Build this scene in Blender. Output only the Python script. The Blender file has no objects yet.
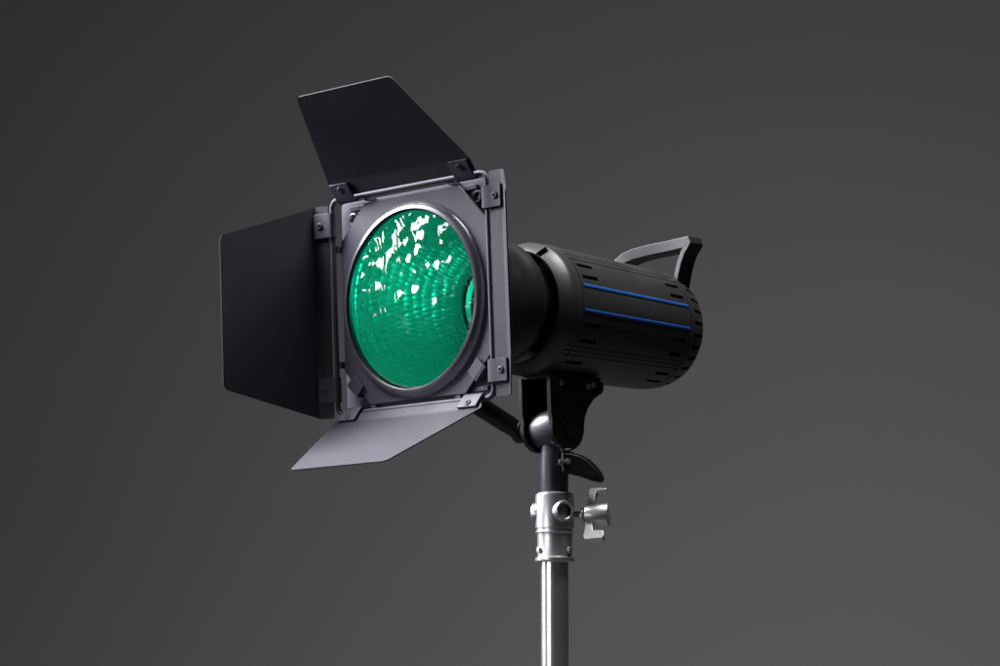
import bpy, bmesh, math, random
from math import pi, sin, cos, radians as rad, sqrt
from mathutils import Vector, Matrix, noise

random.seed(4)
C = bpy.context.scene.collection
SIDE = 0.2                                   # hinge rod square, metres

# ------------------------------------------------------------------ frames
PITCH = rad(8.2)
CAM = Vector((0, 0, 1.22))
CX, CY, CZ = Vector((1, 0, 0)), Vector((0, -sin(PITCH), cos(PITCH))), Vector((0, -cos(PITCH), -sin(PITCH)))
def cam_vec(a, b, c): return CX*a + CY*b + CZ*c

def frame(origin, x, y, z, s=SIDE):
    m = Matrix.Identity(4)
    for i, v in enumerate((x, y, z)):
        for j in range(3): m[j][i] = v[j]*s
    for j in range(3): m[j][3] = origin[j]
    return m

RX = Vector((0.7245, -0.6893, 0)).normalized()          # lateral axis of the lamp (horizontal)
def tilted(deg):                                        # forward / up when pitched up by deg
    f0 = Vector((-RX.y, RX.x, 0)) * -1
    f0 = Vector((RX.y, -RX.x, 0))
    f = f0*cos(rad(deg)) + Vector((0, 0, 1))*sin(rad(deg))
    u = Vector((0, 0, 1))*cos(rad(deg)) - f0*sin(rad(deg))
    return f, u
FO = CAM + cam_vec(-0.404, 0.167, -12.67)*SIDE          # centre of the barn-door frame
ff, fu = tilted(-3.0)
F = frame(FO, RX, fu, ff)                               # x right, y up, z forward, unit = one side
bf, bu = tilted(0.4)
BO = FO - ff*0.70*SIDE - fu*0.012*SIDE
B = frame(BO, RX, bu, -bf)                              # z runs BACK from the housing's front rim
PIV = B @ Vector((0, -0.555, 0.225))                    # tilt pivot
W = frame(PIV + Vector((.027*SIDE, 0, 0)), Vector((1, 0, 0)), Vector((0, 1, 0)), Vector((0, 0, 1)))   # upright frame at the pivot
H = frame(PIV, RX, Vector((0, 0, 1)), Vector((-RX.y, RX.x, 0))) # lateral, up, back
STEM_BASE = W @ Vector((0, 0, -0.315))

# ------------------------------------------------------------------ materials
def newmat(name):
    m = bpy.data.materials.new(name); m.use_nodes = True
    nt = m.node_tree; nt.nodes.clear()
    out = nt.nodes.new('ShaderNodeOutputMaterial')
    return m, nt, out
def nd(nt, typ, **kw):
    n = nt.nodes.new(typ)
    for k, v in kw.items():
        if k in n.inputs: n.inputs[k].default_value = v
        else: setattr(n, k, v)
    return n
def L(nt, a, b): nt.links.new(a, b)

def paint(name, col, rough=0.45, metal=0.0, spec=0.5, grain=900, bump=0.06, rvar=0.08, cvar=0.12, coat=0.0, blotch=14, aniso=None):
    m, nt, out = newmat(name)
    p = nd(nt, 'ShaderNodeBsdfPrincipled', Metallic=metal)
    p.inputs['Specular IOR Level'].default_value = spec
    p.inputs['Coat Weight'].default_value = coat
    tc = nd(nt, 'ShaderNodeTexCoord')
    src = tc.outputs['Object']
    if aniso:
        mp = nd(nt, 'ShaderNodeMapping'); mp.inputs['Scale'].default_value = aniso
        L(nt, src, mp.inputs['Vector']); src2 = mp.outputs['Vector']
    else: src2 = src
    n1 = nd(nt, 'ShaderNodeTexNoise', Scale=blotch, Detail=5.0, Roughness=0.6); L(nt, src, n1.inputs['Vector'])
    n2 = nd(nt, 'ShaderNodeTexNoise', Scale=grain, Detail=2.0); L(nt, src2, n2.inputs['Vector'])
    mr = nd(nt, 'ShaderNodeMapRange'); L(nt, n1.outputs['Fac'], mr.inputs['Value'])
    mr.inputs['From Min'].default_value = .3; mr.inputs['From Max'].default_value = .7
    mr.inputs['To Min'].default_value = rough-rvar; mr.inputs['To Max'].default_value = rough+rvar
    L(nt, mr.outputs['Result'], p.inputs['Roughness'])
    mx = nd(nt, 'ShaderNodeMix', data_type='RGBA')
    mx.inputs['A'].default_value = (*[c*(1-cvar) for c in col], 1); mx.inputs['B'].default_value = (*[c*(1+cvar) for c in col], 1)
    ad = nd(nt, 'ShaderNodeMath', operation='MULTIPLY_ADD'); L(nt, n2.outputs['Fac'], ad.inputs[0]); ad.inputs[1].default_value = .6
    ml = nd(nt, 'ShaderNodeMath', operation='MULTIPLY'); L(nt, n1.outputs['Fac'], ml.inputs[0]); ml.inputs[1].default_value = .4
    L(nt, ml.outputs[0], ad.inputs[2]); L(nt, ad.outputs[0], mx.inputs['Factor'])
    L(nt, mx.outputs['Result'], p.inputs['Base Color'])
    bp = nd(nt, 'ShaderNodeBump', Strength=bump, Distance=0.0006); L(nt, n2.outputs['Fac'], bp.inputs['Height'])
    L(nt, bp.outputs['Normal'], p.inputs['Normal'])
    L(nt, p.outputs['BSDF'], out.inputs['Surface'])
    return m

M_FRAME = paint('grey_powder_coat', (0.074, 0.071, 0.096), 0.58, spec=0.35, bump=0.10)
M_LEAF = paint('charcoal_leaf_paint', (0.036, 0.035, 0.046), 0.56, spec=0.32, grain=2300, bump=0.35, cvar=0.5)
M_RING = paint('satin_grey_ring', (0.27, 0.266, 0.30), 0.27, metal=0.65, spec=0.9, bump=0.04)
M_BODY = paint('black_moulded_housing', (0.022, 0.022, 0.0228), 0.44, spec=0.52, grain=1500, bump=0.15)
M_RIM = paint('black_metal_rim', (0.03, 0.03, 0.033), 0.30, spec=0.8)
M_BLACK = paint('black_cast_bracket', (0.012, 0.012, 0.013), 0.42, spec=0.4, grain=700, bump=0.15)
M_HANDLE = paint('dark_handle', (0.011, 0.0105, 0.013), 0.46, spec=0.42)
M_STEM = paint('dark_steel_stem', (0.07, 0.07, 0.088), 0.36, metal=0.2, spec=0.6)
M_BARREL = paint('brushed_grey_barrel', (0.13, 0.127, 0.145), 0.36, metal=0.5)
M_CAST = paint('cast_aluminium', (0.55, 0.55, 0.56), 0.33, metal=0.8, grain=600, bump=0.25, cvar=0.10)
M_CHROME = paint('polished_chrome', (0.80, 0.80, 0.81), 0.21, metal=0.85, rvar=0.03, bump=0.02, cvar=0.03)
M_BLUE = paint('blue_stripe', (0.012, 0.085, 0.33), 0.4, cvar=0.05)
M_BOWL = paint('hammered_aluminium', (0.80, 0.82, 0.80), 0.30, metal=1.0, bump=0.02, cvar=0.04)
M_NECK = paint('lamp_neck_metal', (0.05, 0.052, 0.05), 0.45, metal=0.1)
M_SCREW = paint('steel_screw', (0.16, 0.16, 0.18), 0.35, metal=0.8)
M_RUBBER_SHADE = paint('black_rubber_and_recess_shade', (0.008, 0.008, 0.008), 0.85, spec=0.1)  # rubber feet, and the painted shade of the mount recess

def gel_material():
    m, nt, out = newmat('green_gel_film')
    tr = nd(nt, 'ShaderNodeBsdfTransparent'); tr.inputs['Color'].default_value = (0.008, 0.80, 0.47, 1)
    gl = nd(nt, 'ShaderNodeBsdfGlossy', Roughness=0.10); gl.inputs['Color'].default_value = (1, 1, 1, 1)
    fr = nd(nt, 'ShaderNodeFresnel', IOR=1.5)
    tc = nd(nt, 'ShaderNodeTexCoord')
    n = nd(nt, 'ShaderNodeTexNoise', Scale=260.0, Detail=2.0); L(nt, tc.outputs['Object'], n.inputs['Vector'])
    bp = nd(nt, 'ShaderNodeBump', Strength=0.05, Distance=0.0006); L(nt, n.outputs['Fac'], bp.inputs['Height'])
    L(nt, bp.outputs['Normal'], gl.inputs['Normal']); L(nt, bp.outputs['Normal'], fr.inputs['Normal'])
    mx = nd(nt, 'ShaderNodeMixShader')
    L(nt, fr.outputs[0], mx.inputs['Fac']); L(nt, tr.outputs[0], mx.inputs[1]); L(nt, gl.outputs[0], mx.inputs[2])
    L(nt, mx.outputs[0], out.inputs['Surface'])
    return m
M_GEL = gel_material()

def bowl_glow_material():  # emission for the unseen glow added inside the bowl
    m, nt, out = newmat('bowl_glow_emission')
    e = nd(nt, 'ShaderNodeEmission', Strength=72.0); e.inputs['Color'].default_value = (1, .97, .92, 1)
    L(nt, e.outputs[0], out.inputs['Surface']); return m

def backdrop_material():
    m, nt, out = newmat('grey_paper_backdrop')
    p = nd(nt, 'ShaderNodeBsdfPrincipled', Roughness=0.95); p.inputs['Specular IOR Level'].default_value = .1
    tc = nd(nt, 'ShaderNodeTexCoord')
    n1 = nd(nt, 'ShaderNodeTexNoise', Scale=2.2, Detail=4.0); L(nt, tc.outputs['Object'], n1.inputs['Vector'])
    n2 = nd(nt, 'ShaderNodeTexNoise', Scale=700.0, Detail=2.0); L(nt, tc.outputs['Object'], n2.inputs['Vector'])
    a = nd(nt, 'ShaderNodeMath', operation='MULTIPLY_ADD'); L(nt, n2.outputs['Fac'], a.inputs[0]); a.inputs[1].default_value = .5
    b = nd(nt, 'ShaderNodeMath', operation='MULTIPLY'); L(nt, n1.outputs['Fac'], b.inputs[0]); b.inputs[1].default_value = .5
    L(nt, b.outputs[0], a.inputs[2])
    mx = nd(nt, 'ShaderNodeMix', data_type='RGBA'); L(nt, a.outputs[0], mx.inputs['Factor'])
    mx.inputs['A'].default_value = (0.190, 0.183, 0.190, 1); mx.inputs['B'].default_value = (0.215, 0.207, 0.214, 1)
    L(nt, mx.outputs['Result'], p.inputs['Base Color']); L(nt, p.outputs[0], out.inputs['Surface'])
    return m

# ------------------------------------------------------------------ mesh helpers
class MB:
    """collects shapes (in some local frame M) into one mesh, stored in world metres"""
    def __init__(s, M=Matrix.Identity(4)): s.v = []; s.f = []; s.M = M
    def add(s, vs, fs, M=None):
        m = s.M if M is None else s.M @ M
        o = len(s.v); s.v += [m @ Vector(v) for v in vs]; s.f += [tuple(i+o for i in f) for f in fs]
    def box(s, c, d, M=None):
        x, y, z = d[0]/2, d[1]/2, d[2]/2
        vs = [(c[0]+a*x, c[1]+b*y, c[2]+e*z) for a in (-1, 1) for b in (-1, 1) for e in (-1, 1)]
        s.add(vs, [(0,1,3,2),(4,6,7,5),(0,4,5,1),(2,3,7,6),(0,2,6,4),(1,5,7,3)], M)
    def prism(s, pts, z0, z1, M=None):
        n = len(pts)
        vs = [(x, y, z0) for x, y in pts] + [(x, y, z1) for x, y in pts]
        fs = [tuple(range(n-1, -1, -1)), tuple(range(n, 2*n))] + [(i, (i+1) % n, n+(i+1) % n, n+i) for i in range(n)]
        s.add(vs, fs, M)
    def ringplate(s, outer, inner, z0, z1, M=None):      # outer and inner: equal-length outlines
        n = len(outer)
        vs = [(*p, z0) for p in outer]+[(*p, z1) for p in outer]+[(*p, z0) for p in inner]+[(*p, z1) for p in inner]
        fs = []
        for i in range(n):
            j = (i+1) % n
            fs += [(i, j, n+j, n+i), (2*n+j, 2*n+i, 3*n+i, 3*n+j), (n+i, n+j, 3*n+j, 3*n+i), (j, i, 2*n+i, 2*n+j)]
        s.add(vs, fs, M)
    def lathe(s, prof, n=96, M=None, closed=False, caps=False):   # prof: (r, z), turned round z
        vs = [(r*cos(2*pi*i/n), r*sin(2*pi*i/n), z) for r, z in prof for i in range(n)]
        k = len(prof); fs = []
        for a in range(k if closed else k-1):
            b = (a+1) % k
            fs += [(a*n+i, a*n+(i+1) % n, b*n+(i+1) % n, b*n+i) for i in range(n)]
        if caps: fs += [tuple(range(n-1, -1, -1)), tuple(range((k-1)*n, k*n))]
        s.add(vs, fs, M)
    def tube(s, path, r, n=14, closed=False, M=None):
        P = [Vector(p) for p in path]; k = len(P)
        R_ = r if isinstance(r, (list, tuple)) else [r]*k
        vs = []; fs = []; prev = None
        for i, p in enumerate(P):
            a = P[i-1] if (i or closed) else P[i]; b = P[(i+1) % k] if (i < k-1 or closed) else P[i]
            t = (b-a).normalized()
            if prev is None:
                x = t.orthogonal().normalized()
            else:
                x = (prev - t*prev.dot(t)).normalized()
            prev = x; y = t.cross(x)
            vs += [p + (x*cos(2*pi*j/n)+y*sin(2*pi*j/n))*R_[i] for j in range(n)]
        for i in range(k if closed else k-1):
            b = (i+1) % k
            fs += [(i*n+j, i*n+(j+1) % n, b*n+(j+1) % n, b*n+j) for j in range(n)]
        if not closed: fs += [tuple(range(n-1, -1, -1)), tuple(range((k-1)*n, k*n))]
        s.add(vs, fs, M)
    def cyl(s, a, b, r, n=32, r2=None, bev=0.0, M=None):
        a, b = Vector(a), Vector(b); d = (b-a); l = d.length; t = d/l
        x = t.orthogonal().normalized(); y = t.cross(x)
        m = Matrix.Identity(4)
        for i, v in enumerate((x, y, t)):
            for j in range(3): m[j][i] = v[j]
        for j in range(3): m[j][3] = a[j]
        r2 = r if r2 is None else r2
        pr = [(r, 0), (r2, l)] if not bev else [(r-bev, 0), (r-bev*.3, bev*.3), (r, bev), (r2, l-bev), (r2-bev*.3, l-bev*.3), (r2-bev, l)]
        s.lathe(pr, n, m if M is None else M @ m, caps=True)
    def build(s, name, mat, parent, bevel=0.0, smooth=38, sub=0):
        me = bpy.data.meshes.new(name)
        inv = parent.matrix_basis.inverted() if parent is not None and parent.type == 'EMPTY' else (Matrix.Translation(-ROOTLOC[parent.name]) if parent is not None else Matrix.Identity(4))
        me.from_pydata([inv @ v for v in s.v], [], s.f)
        bm = bmesh.new(); bm.from_mesh(me)
        bmesh.ops.remove_doubles(bm, verts=bm.verts, dist=1e-6)
        bmesh.ops.recalc_face_normals(bm, faces=bm.faces)
        bm.to_mesh(me); bm.free()
        me.polygons.foreach_set('use_smooth', [True]*len(me.polygons))
        me.set_sharp_from_angle(angle=rad(smooth))
        o = bpy.data.objects.new(name, me); C.objects.link(o); me.materials.append(mat)
        if parent is not None:
            o.parent = parent
            ROOTLOC[o.name] = parent.location.copy() if parent.type == 'EMPTY' else ROOTLOC[parent.name]
        if bevel:
            b = o.modifiers.new('edge_bevel', 'BEVEL'); b.width = bevel; b.segments = 2; b.limit_method = 'ANGLE'; b.angle_limit = rad(40)
            b.harden_normals = True
        return o
ROOTLOC = {}
def root(name, loc, label, cat):
    o = bpy.data.objects.new(name, None); C.objects.link(o); o.location = loc
    o.empty_display_size = .1; o['label'] = label; o['category'] = cat
    bpy.context.view_layer.update()
    return o
def circ(r, n, a0=0.0): return [(r*cos(a0+2*pi*i/n), r*sin(a0+2*pi*i/n)) for i in range(n)]
def convex_outline(poly, angles):                        # ray/edge hits of a convex outline round the origin
    out = []
    for a in angles:
        d = Vector((cos(a), sin(a))); best = None
        for i in range(len(poly)):
            p, q = Vector(poly[i]), Vector(poly[(i+1) % len(poly)])
            e = q-p; den = d.x*e.y-d.y*e.x
            if abs(den) < 1e-9: continue
            t = (p.x*e.y-p.y*e.x)/den; u = (p.x*d.y-p.y*d.x)/den
            if t > 0 and -1e-6 <= u <= 1+1e-6: best = t if best is None else max(best, t)
        out.append((d.x*best, d.y*best))
    return out
def rounded(poly, radii, seg=6):
    out = []; n = len(poly)
    for i in range(n):
        p, a, b = Vector(poly[i]), Vector(poly[i-1]), Vector(poly[(i+1) % n]); r = radii[i]
        if r <= 0: out.append(tuple(p)); continue
        u, v = (a-p).normalized(), (b-p).normalized()
        half = u.angle(v)/2; d = r/math.tan(half)
        c = p + (u+v).normalized()*(r/sin(half))
        s0, s1 = p+u*d-c, p+v*d-c
        for k in range(seg+1):
            w = s0.lerp(s1, k/seg); out.append(tuple(c + w.normalized()*r))
    return out

# ================================================================== the lamp
lamp = root('studio_light', STEM_BASE, 'black studio light with open barn doors and green gel, mounted atop the silver stand', 'studio light')

# ---- front frame: back plate, octagonal retaining plate, ring, rods, clips
NA = 288
ang = [2*pi*i/NA for i in range(NA)]
sq = rounded([(-.486, -.486), (.486, -.486), (.486, .486), (-.486, .486)], [.02]*4)
hs, cf = .468, .165
octo = [(-hs+cf, -hs), (hs-cf, -hs), (hs, -hs+cf), (hs, hs-cf), (hs-cf, hs), (-hs+cf, hs), (-hs, hs-cf), (-hs, -hs+cf)]
def with_corners(poly):
    return sorted(set(ang) | {math.atan2(y, x) % (2*pi) for x, y in poly})
a1 = with_corners(sq)
mb = MB(F)
mb.ringplate(convex_outline(sq, a1), [(.44*cos(a), .44*sin(a)) for a in a1], -.060, -.046)
# folded skirt round the plate
for k in range(4):
    Mr = Matrix.Rotation(k*pi/2, 4, 'Z'); mb.box((0, .480, -.078), (.95, .011, .05), Mr)
for x, y in ((-.375, .452), (.36, .452), (-.345, -.452), (.385, -.452)): mb.box((x, y, -.042), (.085, .022, .012))
plate = mb.build('front_plate', M_FRAME, lamp, bevel=.0006)
mb = MB(F); a2 = with_corners(octo)
mb.ringplate(convex_outline(octo, a2), [(.425*cos(a), .425*sin(a)-.012) for a in a2], -.034, -.020)
mb.build('retaining_plate', M_FRAME, plate, bevel=.0006)
mb = MB(F)                                               # raised lip round the opening
pr = [(.458, -.050), (.458, -.037), (.455, -.028), (.447, -.016), (.437, -.007), (.427, -.002), (.418, -.001), (.4165, -.004), (.425, -.048)]
mb.lathe([(q*.985, z+.014) for q, z in pr], 160, Matrix.Translation((0, -.014, 0)), closed=True)
mb.build('opening_ring', M_RING, plate)
mb = MB(F)
mb.lathe([(q*.985, z+.014) for q, z in [(.4160, -.0015), (.4120, -.004), (.4095, -.010), (.4100, -.018), (.4115, -.030), (.4215, -.030), (.4190, -.014)]], 160, Matrix.Translation((0, -.014, 0)), closed=True)
mb.build('shaded_ring_wall', M_BLACK, plate)  # ring's inner wall, split off and coloured black for its shade
mb = MB(F)                                               # hinge rod: one bent loop
def loop(h, r, z, seg=7):
    out = []
    for k, (sx, sy) in enumerate(((1, 1), (-1, 1), (-1, -1), (1, -1))):
        for j in range(seg+1):
            t = k*pi/2 + (pi/2)*j/seg; out.append((sx*(h-r)+r*cos(t), sy*(h-r)+r*sin(t), z))
    return out
mb.tube(loop(.5, .04, 0), .0125, 14, closed=True)
for k in range(4):                                       # short feet that carry the rod
    Mr = Matrix.Rotation(k*pi/2, 4, 'Z')
    for x in (-.27, .27): mb.box((x, .482, -.030), (.03, .016, .05), Mr)
mb.build('hinge_rod', M_FRAME, plate)
def corner_tab(x, y, a):
    m = MB(F); T = Matrix.Translation((x, y, 0)) @ Matrix.Rotation(a, 4, 'Z')
    m.box((0, 0, -.010), (.088, .058, .010), T); m.box((0, -.034, -.030), (.088, .010, .048), T)
    m.build('retaining_clip', M_FRAME, plate, bevel=.0008)
corner_tab(.385, -.365, rad(45)); corner_tab(-.385, -.372, rad(-45))
for sx, sy in ((1, 1), (-1, 1)):                         # dished locating holes in the two upper corners
    mb = MB(F); T = Matrix.Translation((sx*.402, sy*.405, -.0455))
    mb.lathe([(.030, 0), (.030, .006), (.024, .010), (.018, .004), (.017, 0)], 28, T)
    mb.build('locating_eyelet', M_CAST if sx < 0 else M_FRAME, plate)  # left one in brighter metal, standing in for light falling on it

# ---- barn door leaves
def make_leaf(rot, alpha, length, lip, w0, w1, open_=0.0, bias=0.0, clip_x=(-.385, .385), lipz=.012, cutl=0.0, cutr=0.0, xs=0.0, cw=.115, th=.0055):
    Mr = F @ Matrix.Rotation(rot, 4, 'Z') @ Matrix.Translation((0, .5, 0)) @ Matrix.Rotation(rad(open_), 4, 'X') @ Matrix.Translation((0, -.5, 0))
    y0, y1 = .518, .518+lip
    a = rad(alpha)
    # outline in the flattened sheet: (x, d) d measured from the hinge
    tot = lip+length
    poly = [(-w0+cutl, 0), (w0-cutr, 0), (w0, lip*.9), (w1+bias, tot), (-w1+bias, tot), (-w0, lip*.9)]
    rd = [.008, .008, .03, .035, .035, .03]
    out = [(x+xs, y) for x, y in rounded(poly, rd, 6)]
    # bend zone: cut the outline into rows of d
    def width_at(d):
        xs = []
        n = len(out)
        for i in range(n):
            (xa, da), (xb, db) = out[i], out[(i+1) % n]
            if (da-d)*(db-d) <= 0 and da != db: xs.append(xa+(xb-xa)*(d-da)/(db-da))
        return (min(xs), max(xs)) if xs else None
    ds = sorted(set([0.0005] + [round(p[1], 5) for p in out] + [lip-.012+.024*k/6 for k in range(7)] + [lip + length*k/10 for k in range(1, 10)] + [tot-.0004]))
    ds = [d for d in ds if 0.0004 <= d <= tot-.0003]
    rb = .024/a                                            # bend radius from arc length .024
    def pos(d, off):
        if d <= lip-.012: return (y0+d, lipz+off)
        e = min(d, lip+.012)-(lip-.012)
        th_ = e/rb
        yc = y0+lip-.012 + rb*sin(th_); zc = lipz + rb*(1-cos(th_))
        ny, nz = -sin(th_), cos(th_)
        rest = max(0, d-(lip+.012))
        return (yc+rest*cos(th_)+ny*off, zc+rest*sin(th_)+nz*off)
    vs = []; NX = 12
    for side in (1, -1):
        for d in ds:
            lo, hi = width_at(d)
            y, z = pos(d, side*th/2)
            for i in range(NX+1):
                x = lo+(hi-lo)*i/NX
                vs.append((x, y, z))
    nr = len(ds); st = NX+1; fs = []; o = nr*st
    for r in range(nr-1):
        for i in range(NX):
            q = (r*st+i, r*st+i+1, (r+1)*st+i+1, (r+1)*st+i)
            fs.append(q); fs.append(tuple(k+o for k in reversed(q)))
        for i in (0, NX):
            q = (r*st+i, (r+1)*st+i, (r+1)*st+i+o, r*st+i+o); fs.append(q)
    for r in (0, nr-1):
        for i in range(NX):
            fs.append((r*st+i, r*st+i+1, r*st+i+1+o, r*st+i+o))
    mb = MB(Mr); mb.add(vs, fs)
    leaf = mb.build('barn_door_leaf', M_LEAF, lamp, smooth=50)
    for cx in clip_x:
        m = MB(Mr)
        zt = lipz+.010
        # strap that wraps the rod and lies on the lip
        prof = [(.5+lip+.012, zt), (.522, zt)]
        path = [(.518+lip*.86, zt)]
        for k in range(9):
            t = pi*.5 + (pi*1.25)*k/8
            path.append((.5+.021*cos(t-0)*1.0, .021*sin(t)))
        pts_o = []; pts_i = []
        full = [(.518+lip*.92, zt+.006), (.525, zt+.006)] + [(.5+.022*cos(pi/2+pi*1.15*k/8), .001+.022*sin(pi/2+pi*1.15*k/8)+.004) for k in range(9)]
        inn = [(.518+lip*.92, zt-.006), (.525, zt-.006)] + [(.5+.0135*cos(pi/2+pi*1.15*k/8), .0135*sin(pi/2+pi*1.15*k/8)) for k in range(9)]
        n = len(full); vs2 = []; fs2 = []
        for x in (cx-cw/2, cx+cw/2):
            vs2 += [(x, y, z) for y, z in full] + [(x, y, z) for y, z in inn]
        for i in range(n-1):
            fs2 += [(i, i+1, 2*n+i+1, 2*n+i), (n+i+1, n+i, 3*n+i, 3*n+i+1), (i+1, i, n+i, n+i+1), (2*n+i, 2*n+i+1, 3*n+i+1, 3*n+i)]
        fs2 += [(0, 2*n, 3*n, n), (n-1, 2*n-1, 4*n-1, 3*n-1)]
        m.add(vs2, fs2)
        # rivet with a dimple
        T = Matrix.Translation((cx, .518+lip*.52, zt+.006))
        m.lathe([(.017, -.002), (.017, .003), (.013, .006), (.007, .006), (.006, .001), (.0005, .001)], 22, T)
        m.build('hinge_plate', M_FRAME, leaf, bevel=.0005)
    return leaf
make_leaf(0, 9, .475, .075, .455, .305, open_=34)                                # top
make_leaf(pi/2, 50, .455, .080, open_=12, w0=.497, w1=.355, bias=.004, xs=-.018, lipz=.006)                 # left
make_leaf(pi, 22, .49, .055, .470, .305, open_=40, cutl=.03, cutr=.03)                               # bottom
make_leaf(-pi/2, 46, .47, .085, .500, .342, lipz=.004, cw=.10)         # right

# ---- reflector bowl: hammered inside, black outside
mb = MB(F)
NF, NR = 84, 12
sub_u, sub_v = 6, 9
nu, nv = NF*sub_u, NR*sub_v
def bowl_r(t): return .212+.201*(1-t)**.72
ZB0, ZB1 = -.022, -.555
rj = random.Random(11)
jit = {(a, b): (rj.uniform(-.16, .16), rj.uniform(-.14, .14), rj.uniform(.55, 1.25)) for a in range(NF*2) for b in range(-2, NR+2)}
vs = []; fs = []
for j in range(nv+1):
    t = j/nv
    for i in range(nu):
        a = 2*pi*i/nu
        u, v = i/sub_u, j/sub_v
        best = 9; dep = 1                                 # staggered hammer marks, each a little different
        r0 = math.floor(v)
        for rr in (r0-1, r0, r0+1):
            off = .5*(rr % 2)
            for k in (-1, 0, 1):
                cu = round(u-off-.5)+off+.5+k
                ju, jv, jd = jit[(int(2*cu) % (NF*2), rr)]
                du, dv = (u-cu-ju), (v-rr-.5-jv)
                q = du*du+dv*dv
                if q < best: best, dep = q, jd
        d = .0042*dep*(1-best/.42) if sub_v*.5 < j < nv-sub_v*.5 else 0
        r = bowl_r(t)+d
        vs.append((r*cos(a), r*sin(a), ZB0+(ZB1-ZB0)*t))
for j in range(nv):
    for i in range(nu):
        fs.append((j*nu+i, j*nu+(i+1) % nu, (j+1)*nu+(i+1) % nu, (j+1)*nu+i))
mb.add(vs, fs)
bowl = mb.build('reflector_bowl', M_BOWL, lamp, smooth=180)
mb = MB(F)
pr = [(.428, -.040), (.44, -.045)] + [(max(bowl_r(k/14)+.028, .284), -.06-.46*k/14) for k in range(1, 15)] 
pr += [(.286, -.535), (.290, -.565), (.288, -.590), (.278, -.606), (.255, -.615), (.205, -.618), (.200, -.80)]
mb.lathe(pr, 128)
mb.build('reflector_shell', M_BLACK, bowl)
mb = MB(F)
mb.lathe([(.212, -.553), (.206, -.556), (.200, -.562), (.200, -.60), (.190, -.604), (.184, -.612), (.184, -.80), (.17, -.805), (.0, -.806)], 96)
mb.build('lamp_neck', M_NECK, bowl)
mb = MB(F); mb.lathe([(.085, -.800), (.085, -.760), (.08, -.754), (.0005, -.752)], 64, Matrix.Translation((.05, -.075, 0)))
mb.build('added_bowl_glow', bowl_glow_material(), lamp)  # unseen glowing disc, added off-centre to brighten the bowl's upper left

# ---- gel film: thin sheet with crinkles
mb = MB(F); NG = 230; vs = []; fs = []; idx = {}
for j in range(NG+1):
    for i in range(NG+1):
        x, y = (-1+2*i/NG)*.414, (-1+2*j/NG)*.414
        rr = sqrt(x*x+y*y)
        if rr > .414: continue
        ca, sa = cos(rad(-64)), sin(rad(-64))
        p, q = x*ca+y*sa, -x*sa+y*ca
        w = noise.noise(Vector((p*9, q*29, 3.1)))*.0066 + noise.noise(Vector((x*13, y*17, 1.2)))*.0128 + noise.noise(Vector((x*4+p*9, y*4+q*30, 5.2)))*.0040
        amp = .24+.80*max(0, min(1, (y+.22)/.30)) + .60*max(0, (-x-.12)/.2)
        e = 1-(rr/.414)**2
        idx[(i, j)] = len(vs); vs.append((x, y, -.018+w*amp*min(1, e*5)+.046*e))
for j in range(NG):
    for i in range(NG):
        k = [(i, j), (i+1, j), (i+1, j+1), (i, j+1)]
        if all(t in idx for t in k): fs.append(tuple(idx[t] for t in k))
mb.add(vs, fs)
mb.build('gel_filter', M_GEL, lamp, smooth=180)

# ---- housing: stepped shell with vent slots and grooves
TL = 1.10
def prof_r(t):
    pts = [(0, .272), (.004, .278), (.045, .312), (.055, .316), (.12, .318), (.90, .297), (.95, .294), (1.0, .286), (1.05, .268), (1.085, .24), (1.10, .21)]
    for (a, ra), (b, rb) in zip(pts, pts[1:]):
        if t <= b: return ra+(rb-ra)*(t-a)/(b-a)
    return pts[-1][1]
recess = []                                              # (phi0, phi1, t0, t1, depth)  phi from the top, degrees
recess.append((26.5, 34, .0, .05, .055)); recess.append((206, 214, .0, .05, .055))
recess.append((0, 360, .117, .1215, .005))
recess.append((0, 360, .925, .931, .008))
for sgn in (1, -1):
    for ph in (18, 24.5, 31, 37.5, 44): recess.append((sgn*ph-.55, sgn*ph+.55, .1215, .925, .007))
    for ph in (127.5, 132, 136.5): recess.append((sgn*ph-.4, sgn*ph+.4, .07, .925, .006))
    for ph in (52, 64.5, 107.5, 121.5, 144.5): recess.append((sgn*ph-1.9, sgn*ph+1.9, .145, .255, .03))
    for ph in (52, 64.5, 107.5, 121.5, 144.5, 157): recess.append((sgn*ph-1.9, sgn*ph+1.9, .80, .90, .03))
for k in range(30):
    ph = k*12+4; recess.append((ph-1.7, ph+1.7, .965, 1.045, .03))
phis = set(range(0, 360, 3))
tset = {0, .004, .045, .055, .12, .3, .45, .6, .75, .90, .95, .98, 1.0, 1.025, 1.05, 1.07, 1.085, TL}
for a, b, t0, t1, d in recess:
    if not (a == 0 and b == 360): phis.add(round(a % 360, 4)); phis.add(round(b % 360, 4))
    tset.add(t0); tset.add(t1)
phis = sorted(phis); ts = sorted(tset); NP, NT = len(phis), len(ts)
def depth(pm, tm):
    d = 0
    for a, b, t0, t1, e in recess:
        if t0 < tm < t1 and ((pm-a) % 360) < (b-a): d = max(d, e)
    return d
cell = [[0]*NT for _ in range(NP)]
for i in range(NP):
    p0, p1 = phis[i], phis[(i+1) % NP] + (360 if i == NP-1 else 0)
    for j in range(NT-1): cell[i][j] = depth(((p0+p1)/2) % 360, (ts[j]+ts[j+1])/2)
vid = {}; vs = []; fs = []
def V(i, j, d):
    k = (i % NP, j, round(d, 5))
    if k not in vid:
        r = prof_r(ts[j])-d; p = rad(phis[i % NP]); vid[k] = len(vs); vs.append((r*sin(p), r*cos(p), ts[j]))
    return vid[k]
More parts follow.
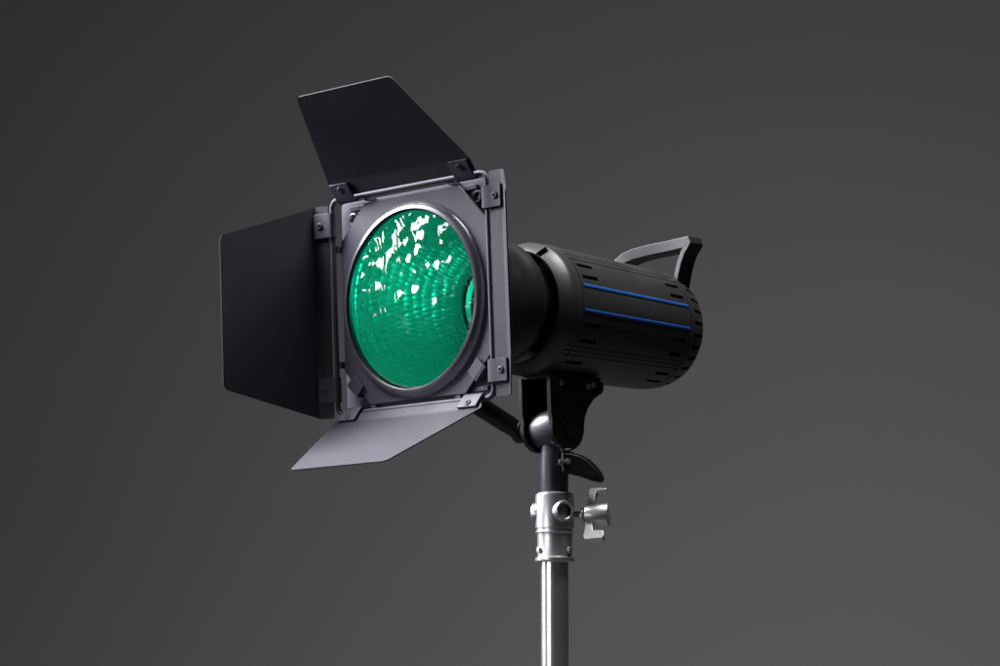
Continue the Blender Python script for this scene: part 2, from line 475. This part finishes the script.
for i in range(NP):
    for j in range(NT-1):
        d = cell[i][j]
        fs.append((V(i, j, d), V(i+1, j, d), V(i+1, j+1, d), V(i, j+1, d)))
        e = cell[(i+1) % NP][j]
        if abs(e-d) > 1e-6: fs.append((V(i+1, j, d), V(i+1, j, e), V(i+1, j+1, e), V(i+1, j+1, d)))
        if j < NT-2:
            e = cell[i][j+1]
            if abs(e-d) > 1e-6: fs.append((V(i, j+1, d), V(i, j+1, e), V(i+1, j+1, e), V(i+1, j+1, d)))
mb = MB(B); mb.add(vs, fs)
n = 96
mb.lathe([(prof_r(TL), TL), (.205, TL+.006), (.0005, TL+.012)], n)
housing = mb.build('lamp_housing', M_BODY, lamp, smooth=28)
mb = MB(B); mb.lathe([(.272, 0), (.264, .003), (.260, .012), (.258, .09), (.2, .10), (.06, .10)], 96); mb.build('mount_recess', M_RUBBER_SHADE, housing)  # recess coloured flat black to keep it as dark as shade
for ph in (73.2, 95.2):
    mb = MB(B); vs = []; fs = []
    T0, T1, hw = .128, .918, 1.45
    tt = [T0+(T1-T0)*k/8 for k in range(9)]
    for t in tt:
        for k, (dp, dr) in enumerate(((-hw, -.004), (-hw, .0028), (-hw*.6, .0045), (0, .005), (hw*.6, .0045), (hw, .0028), (hw, -.004))):
            r = prof_r(t)+dr; p = rad(ph+dp); vs.append((r*sin(p), r*cos(p), t))
    for a in range(8):
        for k in range(6): fs.append((a*7+k, a*7+k+1, a*7+8+k, a*7+7+k))
    fs += [tuple(range(7)), tuple(range(56, 63))]
    mb.add(vs, fs); mb.build('stripe', M_BLUE, housing, smooth=60)

# ---- carrying handle: flat arch across the rear top of the housing
path = [(.150, .19), (.158, .225), (.168, .27), (.184, .322), (.207, .370), (.232, .400), (.243, .415), (.237, .421), (.217, .419), (.13, .412), (0, .403), (-.09, .390), (-.135, .375), (-.170, .350), (-.195, .33), (-.200, .29), (-.195, .25), (-.19, .21), (-.18, .17)]
mb = MB(B); vs = []; fs = []; k = len(path)
for i, (x, y) in enumerate(path):
    a = Vector(path[max(0, i-1)]); b = Vector(path[min(k-1, i+1)]); t = (b-a).normalized(); nn = Vector((t.y, -t.x))
    leg = i <= 6 or i >= k-4
    th_ = .016 if leg else .029
    w = .050
    tt = max(0, min(1, (.20-x)/.42))
    zc = 1.02-.075*tt*tt
    for du, dz in ((-1, -1), (-1, 1), (1, 1), (1, -1)):
        vs.append((x+nn.x*du*th_, y+nn.y*du*th_, zc+dz*w))
for i in range(k-1):
    for j in range(4): fs.append((i*4+j, i*4+(j+1) % 4, i*4+4+(j+1) % 4, i*4+4+j))
fs += [(3, 2, 1, 0), tuple(range(4*k-4, 4*k))]
mb.add(vs, fs); mb.build('carry_handle', M_HANDLE, housing, bevel=.0012, smooth=45)

# ---- tilt bracket under the housing (H: x lateral, y up, z back)
def cheek(x0, x1):
    o = []
    top = .235
    o += [(-.125, top), (-.118, .06)]
    for k in range(13):
        t = pi*.93 + pi*1.10*k/12; o.append((.112*cos(t), .112*sin(t)))
    o += [(.118, .055), (.14, .10), (.185, .15), (.238, .178), (.252, .195), (.252, top)]
    return o
mb = MB(H)
Mz = Matrix(((0, 0, 1, 0), (0, 1, 0, 0), (1, 0, 0, 0), (0, 0, 0, 1)))     # outline (z, y), thickness along x
for s in (-1, 1):
    mb.prism(cheek(0, 0), .098 if s > 0 else -.084, .128 if s > 0 else -.056, Mz)
mb.box((.022, .242, .064), (.20, .03, .35))
bracket = mb.build('tilt_bracket', M_BLACK, lamp, bevel=.0012)
mb = MB(H)
mb.cyl((.128, 0, .004), (.136, 0, .004), .052, 6); mb.build('hex_nut', M_BLACK, bracket, bevel=.0006)
for z, y in ((-.06, .205), (.13, .205), (.165, .215)):
    mb = MB(H); mb.cyl((.128, y, z), (.140, y, z), .016, 6); mb.build('screw', M_CAST, bracket, bevel=.0004)
mb = MB(H)
mb.cyl((-.055, 0, 0), (.097, 0, 0), .092, 48, bev=.012)
mb.build('pivot_barrel', M_BARREL, bracket)
mb = MB(H)                                                # lever on the far end of the pivot
mb.cyl((-.084, 0, 0), (-.175, 0, -.0), .026, 24); 
mb.build('lever_shaft', M_CHROME, bracket)
mb = MB(H)
mb.cyl((-.150, 0, 0), (-.205, 0, 0), .055, 28, bev=.01)
pth = [Vector((-.178, -.005, 0)).lerp(Vector((-.30, .135, -.20)), t) for t in (0, .12, .3, .6, .9, .97, 1)]
mb.tube([tuple(p) for p in pth], [.040, .043, .046, .047, .048, .046, .036], 20)
mb.build('tilt_lever', M_BLACK, bracket)
# stem (W upright frame at the pivot)
mb = MB(W)
mb.lathe([(.03, .02), (.064, -.05), (.0655, -.07), (.0655, -.296), (.063, -.302), (.045, -.305), (.03, -.305)], 48)
stem = mb.build('stem', M_STEM, lamp)
mb = MB(W)                                                # lobed lock knob on the stem
kb = Matrix.Translation((.050, -.055, -.176))
ol = [(-.02, .068), (.03, .062), (.075, .048), (.115, .025), (.150, -.010), (.172, -.040), (.184, -.070), (.172, -.086), (.135, -.080), (.095, -.066), (.055, -.052), (.02, -.045), (-.015, -.04)]
Mk = kb @ Matrix(((1, 0, 0, 0), (0, 0, -1, 0), (0, 1, 0, 0), (0, 0, 0, 1)))
mb.prism(rounded(ol, [.012]*len(ol), 3), -.004, .040, Mk)
mb.prism([(x*.86, y*.8) for x, y in rounded(ol, [.012]*len(ol), 3)], -.018, .054, Mk)
knob = mb.build('lock_knob', M_BLACK, stem, bevel=.0015)
mb = MB(W)
mb.box((.050, -.07, -.108), (.050, .07, .010)); mb.build('clamp_lip', M_CAST, stem, bevel=.0004)
for dx, dz in ((.030, -.168), (.060, -.167)):
    mb = MB(W); mb.cyl((dx, -.095, dz), (dx, -.128, dz), .014, 18, bev=.004); mb.build('screw', M_CHROME, knob)

# ================================================================== the stand
PX, PY = STEM_BASE.x, STEM_BASE.y
stand = root('light_stand', (PX, PY, 0), 'silver metal light stand with round collar and wing screw beneath the black lamp', 'light stand')
mb = MB(W)
pr = [(.03, -.300), (.078, -.303), (.088, -.310), (.091, -.320), (.091, -.470), (.0855, -.474), (.0855, -.481), (.090, -.485), (.090, -.492), (.0845, -.496), (.0835, -.503), (.081, -.600), (.083, -.606), (.091, -.610), (.093, -.618), (.091, -.626), (.085, -.630), (.05, -.632)]
mb.lathe(pr, 72)
collar = mb.build('collar', M_CAST, stand)
def boss(dirx, diry, z, name, mat):
    m = MB(W); d = Vector((dirx, diry, 0)).normalized()
    a = d*.075+Vector((0, 0, z)); b = d*.108+Vector((0, 0, z))
    T = Matrix.Identity(4); x = Vector((0, 0, 1)); y = d.cross(x)
    for i, v in enumerate((x, y, d)):
        for j in range(3): T[j][i] = v[j]
    for j in range(3): T[j][3] = a[j]
    m.lathe([(.052, 0), (.050, .024), (.045, .031), (.037, .031), (.034, .028)], 36, T)
    o = m.build('boss', M_CAST, collar)
    m = MB(W); m.lathe([(.035, .028), (.034, .012), (.0, .010)], 36, T); m.build('socket', M_BLACK, collar)
boss(.45, -.9, -.395, '', 0); boss(-.95, .2, -.40, '', 0); 
for d in ((.80, -.6), (-.88, -.47)):
    v = Vector((*d, 0)).normalized(); m = MB(W)
    m.cyl(v*.076+Vector((0, 0, -.575)), v*.094+Vector((0, 0, -.575)), .016, 20, bev=.004); m.build('screw', M_CAST, collar)
# wing screw to the right
ws = Vector((.97, -.24, 0)).normalized(); wt = Vector((-ws.y, ws.x, 0)); Z = Vector((0, 0, 1))
WS = Matrix.Identity(4)
for i, v in enumerate((ws, wt, Z)):
    for j in range(3): WS[j][i] = v[j]
WS[2][3] = -.412
mb = MB(W)
mb.cyl((.085, 0, 0), (.150, 0, 0), .020, 20, M=WS); mb.cyl((.128, 0, 0), (.143, 0, 0), .036, 24, bev=.004, M=WS)
mb.cyl((.150, 0, 0), (.262, 0, 0), .052, 32, r2=.055, bev=.008, M=WS)
wing = mb.build('wing_screw', M_CAST, collar)
for s in (1, -1):
    mb = MB(W)
    o = [(.160, .03), (.160, .112), (.168, .125), (.185, .126), (.186, .120), (.250, .132), (.252, .122), (.225, .115), (.235, .045), (.235, .03)]
    if s > 0: o = [(.156, .03), (.154, .115), (.162, .130), (.236, .128), (.240, .118), (.195, .112), (.188, .09), (.190, .03)]
    else: o = [(.156, .03), (.154, .115), (.165, .130), (.246, .124), (.252, .110), (.246, .085), (.196, .082), (.190, .05), (.190, .03)]
    Mw = WS @ Matrix.Rotation(rad(-30), 4, 'X') @ Matrix(((1, 0, 0, 0), (0, 0, 1, 0), (0, s, 0, 0), (0, 0, 0, 1)))
    mb.prism([(x, y*1.13) for x, y in rounded(o, [.004]*len(o), 3)], -.017, .017, Mw)
    mb.build('wing', M_CAST, wing, bevel=.0008)
zf = -PIV.z/SIDE
mb = MB(W); mb.lathe([(.03, -.62), (.0655, -.622), (.0655, -3.2), (.03, -3.2)], 64); mb.build('pole', M_CHROME, stand)
mb = MB(W); mb.lathe([(.07, -3.1), (.098, -3.11), (.098, -3.28), (.08, -3.3), (.08, zf+1.0), (.10, zf+.98), (.10, zf+.80), (.05, zf+.79)], 48); mb.build('lower_tube', M_CHROME, stand)
for k in range(3):
    a = rad(35+120*k); d = Vector((cos(a), sin(a), 0)); m = MB(W)
    m.tube([tuple(d*.09+Z*(zf+.9)), tuple(d*2.2+Z*(zf+.09))], .05, 16)
    lg = m.build('leg', M_CHROME, stand)
    m = MB(W); m.tube([tuple(d*2.12+Z*(zf+.125)), tuple(d*2.28+Z*(zf+.062))], .062, 16); m.build('rubber_foot', M_RUBBER_SHADE, lg)

# ================================================================== backdrop sweep (floor curving up into the wall)
vs = []; fs = []; XW = 6.0; YB = 5.6; RB = .8
prof = [(-2.5, 0), (2.0, 0), (YB-RB, 0)] + [(YB-RB+RB*sin(pi/2*k/10), RB-RB*cos(pi/2*k/10)) for k in range(1, 11)] + [(YB, 2.5), (YB, 5.0)]
for y, z in prof: vs += [(-XW, y, z), (XW, y, z)]
for i in range(len(prof)-1): fs.append((2*i, 2*i+1, 2*i+3, 2*i+2))
me = bpy.data.meshes.new('backdrop'); me.from_pydata(vs, [], fs)
me.polygons.foreach_set('use_smooth', [True]*len(fs))
bd = bpy.data.objects.new('backdrop', me); C.objects.link(bd); me.materials.append(backdrop_material())
bd['kind'] = 'structure'; bd['label'] = 'plain dark grey paper backdrop behind the light'; 

# ================================================================== light, camera, world
def area(name, loc, target, sx, sy, power, col, spread=180):
    d = bpy.data.lights.new(name, 'AREA'); d.shape = 'RECTANGLE'; d.size = sx; d.size_y = sy; d.energy = power; d.color = col
    d.spread = rad(spread)
    o = bpy.data.objects.new(name, d); C.objects.link(o); o.location = loc
    o.rotation_euler = (Vector(target)-Vector(loc)).to_track_quat('-Z', 'Y').to_euler(); return o
al = FO + cam_vec(-.62, .72, -.22)*1.35
area('high_softbox', al, FO, .6, .6, 18, (.96, .94, 1.0), 110)
kl = FO + cam_vec(-.83, .42, -.36)*1.3
area('key_softbox', kl, FO, .52, .75, 18, (.95, .93, 1.0), 110)
tl = FO + cam_vec(.28, .95, -.08)*1.3
area('overhead_softbox', tl, FO - ff*.30, .5, .5, 11, (1.0, .99, 1.0), 110)
pt = STEM_BASE - Vector((0, 0, .12))
sl = pt + Vector((-.80, -.62, .07))*1.1
area('added_pole_streak', sl, pt, .34, .34, .085, (.97, .96, 1.0), 22)  # unseen narrow-beam lamp added to put a bright streak on the pole
sl2 = pt + Vector((-1.0, .30, .09))*1.1
area('added_pole_left_fill', sl2, pt, .40, .34, .10, (.97, .96, 1.0), 22)  # second added lamp, only to brighten the pole's left side
area('backdrop_light', (.72, 3.4, 1.02), (.62, 5.6, 1.80), .35, .35, 21.3, (1.0, .988, .998))

w = bpy.data.worlds.new('World'); bpy.context.scene.world = w; w.use_nodes = True
w.node_tree.nodes['Background'].inputs[0].default_value = (.95, .93, 1, 1); w.node_tree.nodes['Background'].inputs[1].default_value = .014
cd = bpy.data.cameras.new('camera'); cam = bpy.data.objects.new('camera', cd); C.objects.link(cam)
cam.location = CAM; cam.rotation_euler = (pi/2+PITCH, 0, 0)
cd.sensor_width = 36; cd.lens = 2800/1000*36; cd.clip_end = 100; cd.clip_start = .05
cd.dof.use_dof = False
sc = bpy.context.scene; sc.camera = cam
sc.view_settings.view_transform = 'Standard'; sc.view_settings.look = 'None'; sc.view_settings.exposure = 0; sc.view_settings.gamma = 1
sc.render.engine = 'CYCLES'
sc.cycles.use_denoising = True
sc.cycles.max_bounces = 14; sc.cycles.transparent_max_bounces = 12; sc.cycles.glossy_bounces = 8; sc.cycles.diffuse_bounces = 5
sc.cycles.sample_clamp_indirect = 4.0
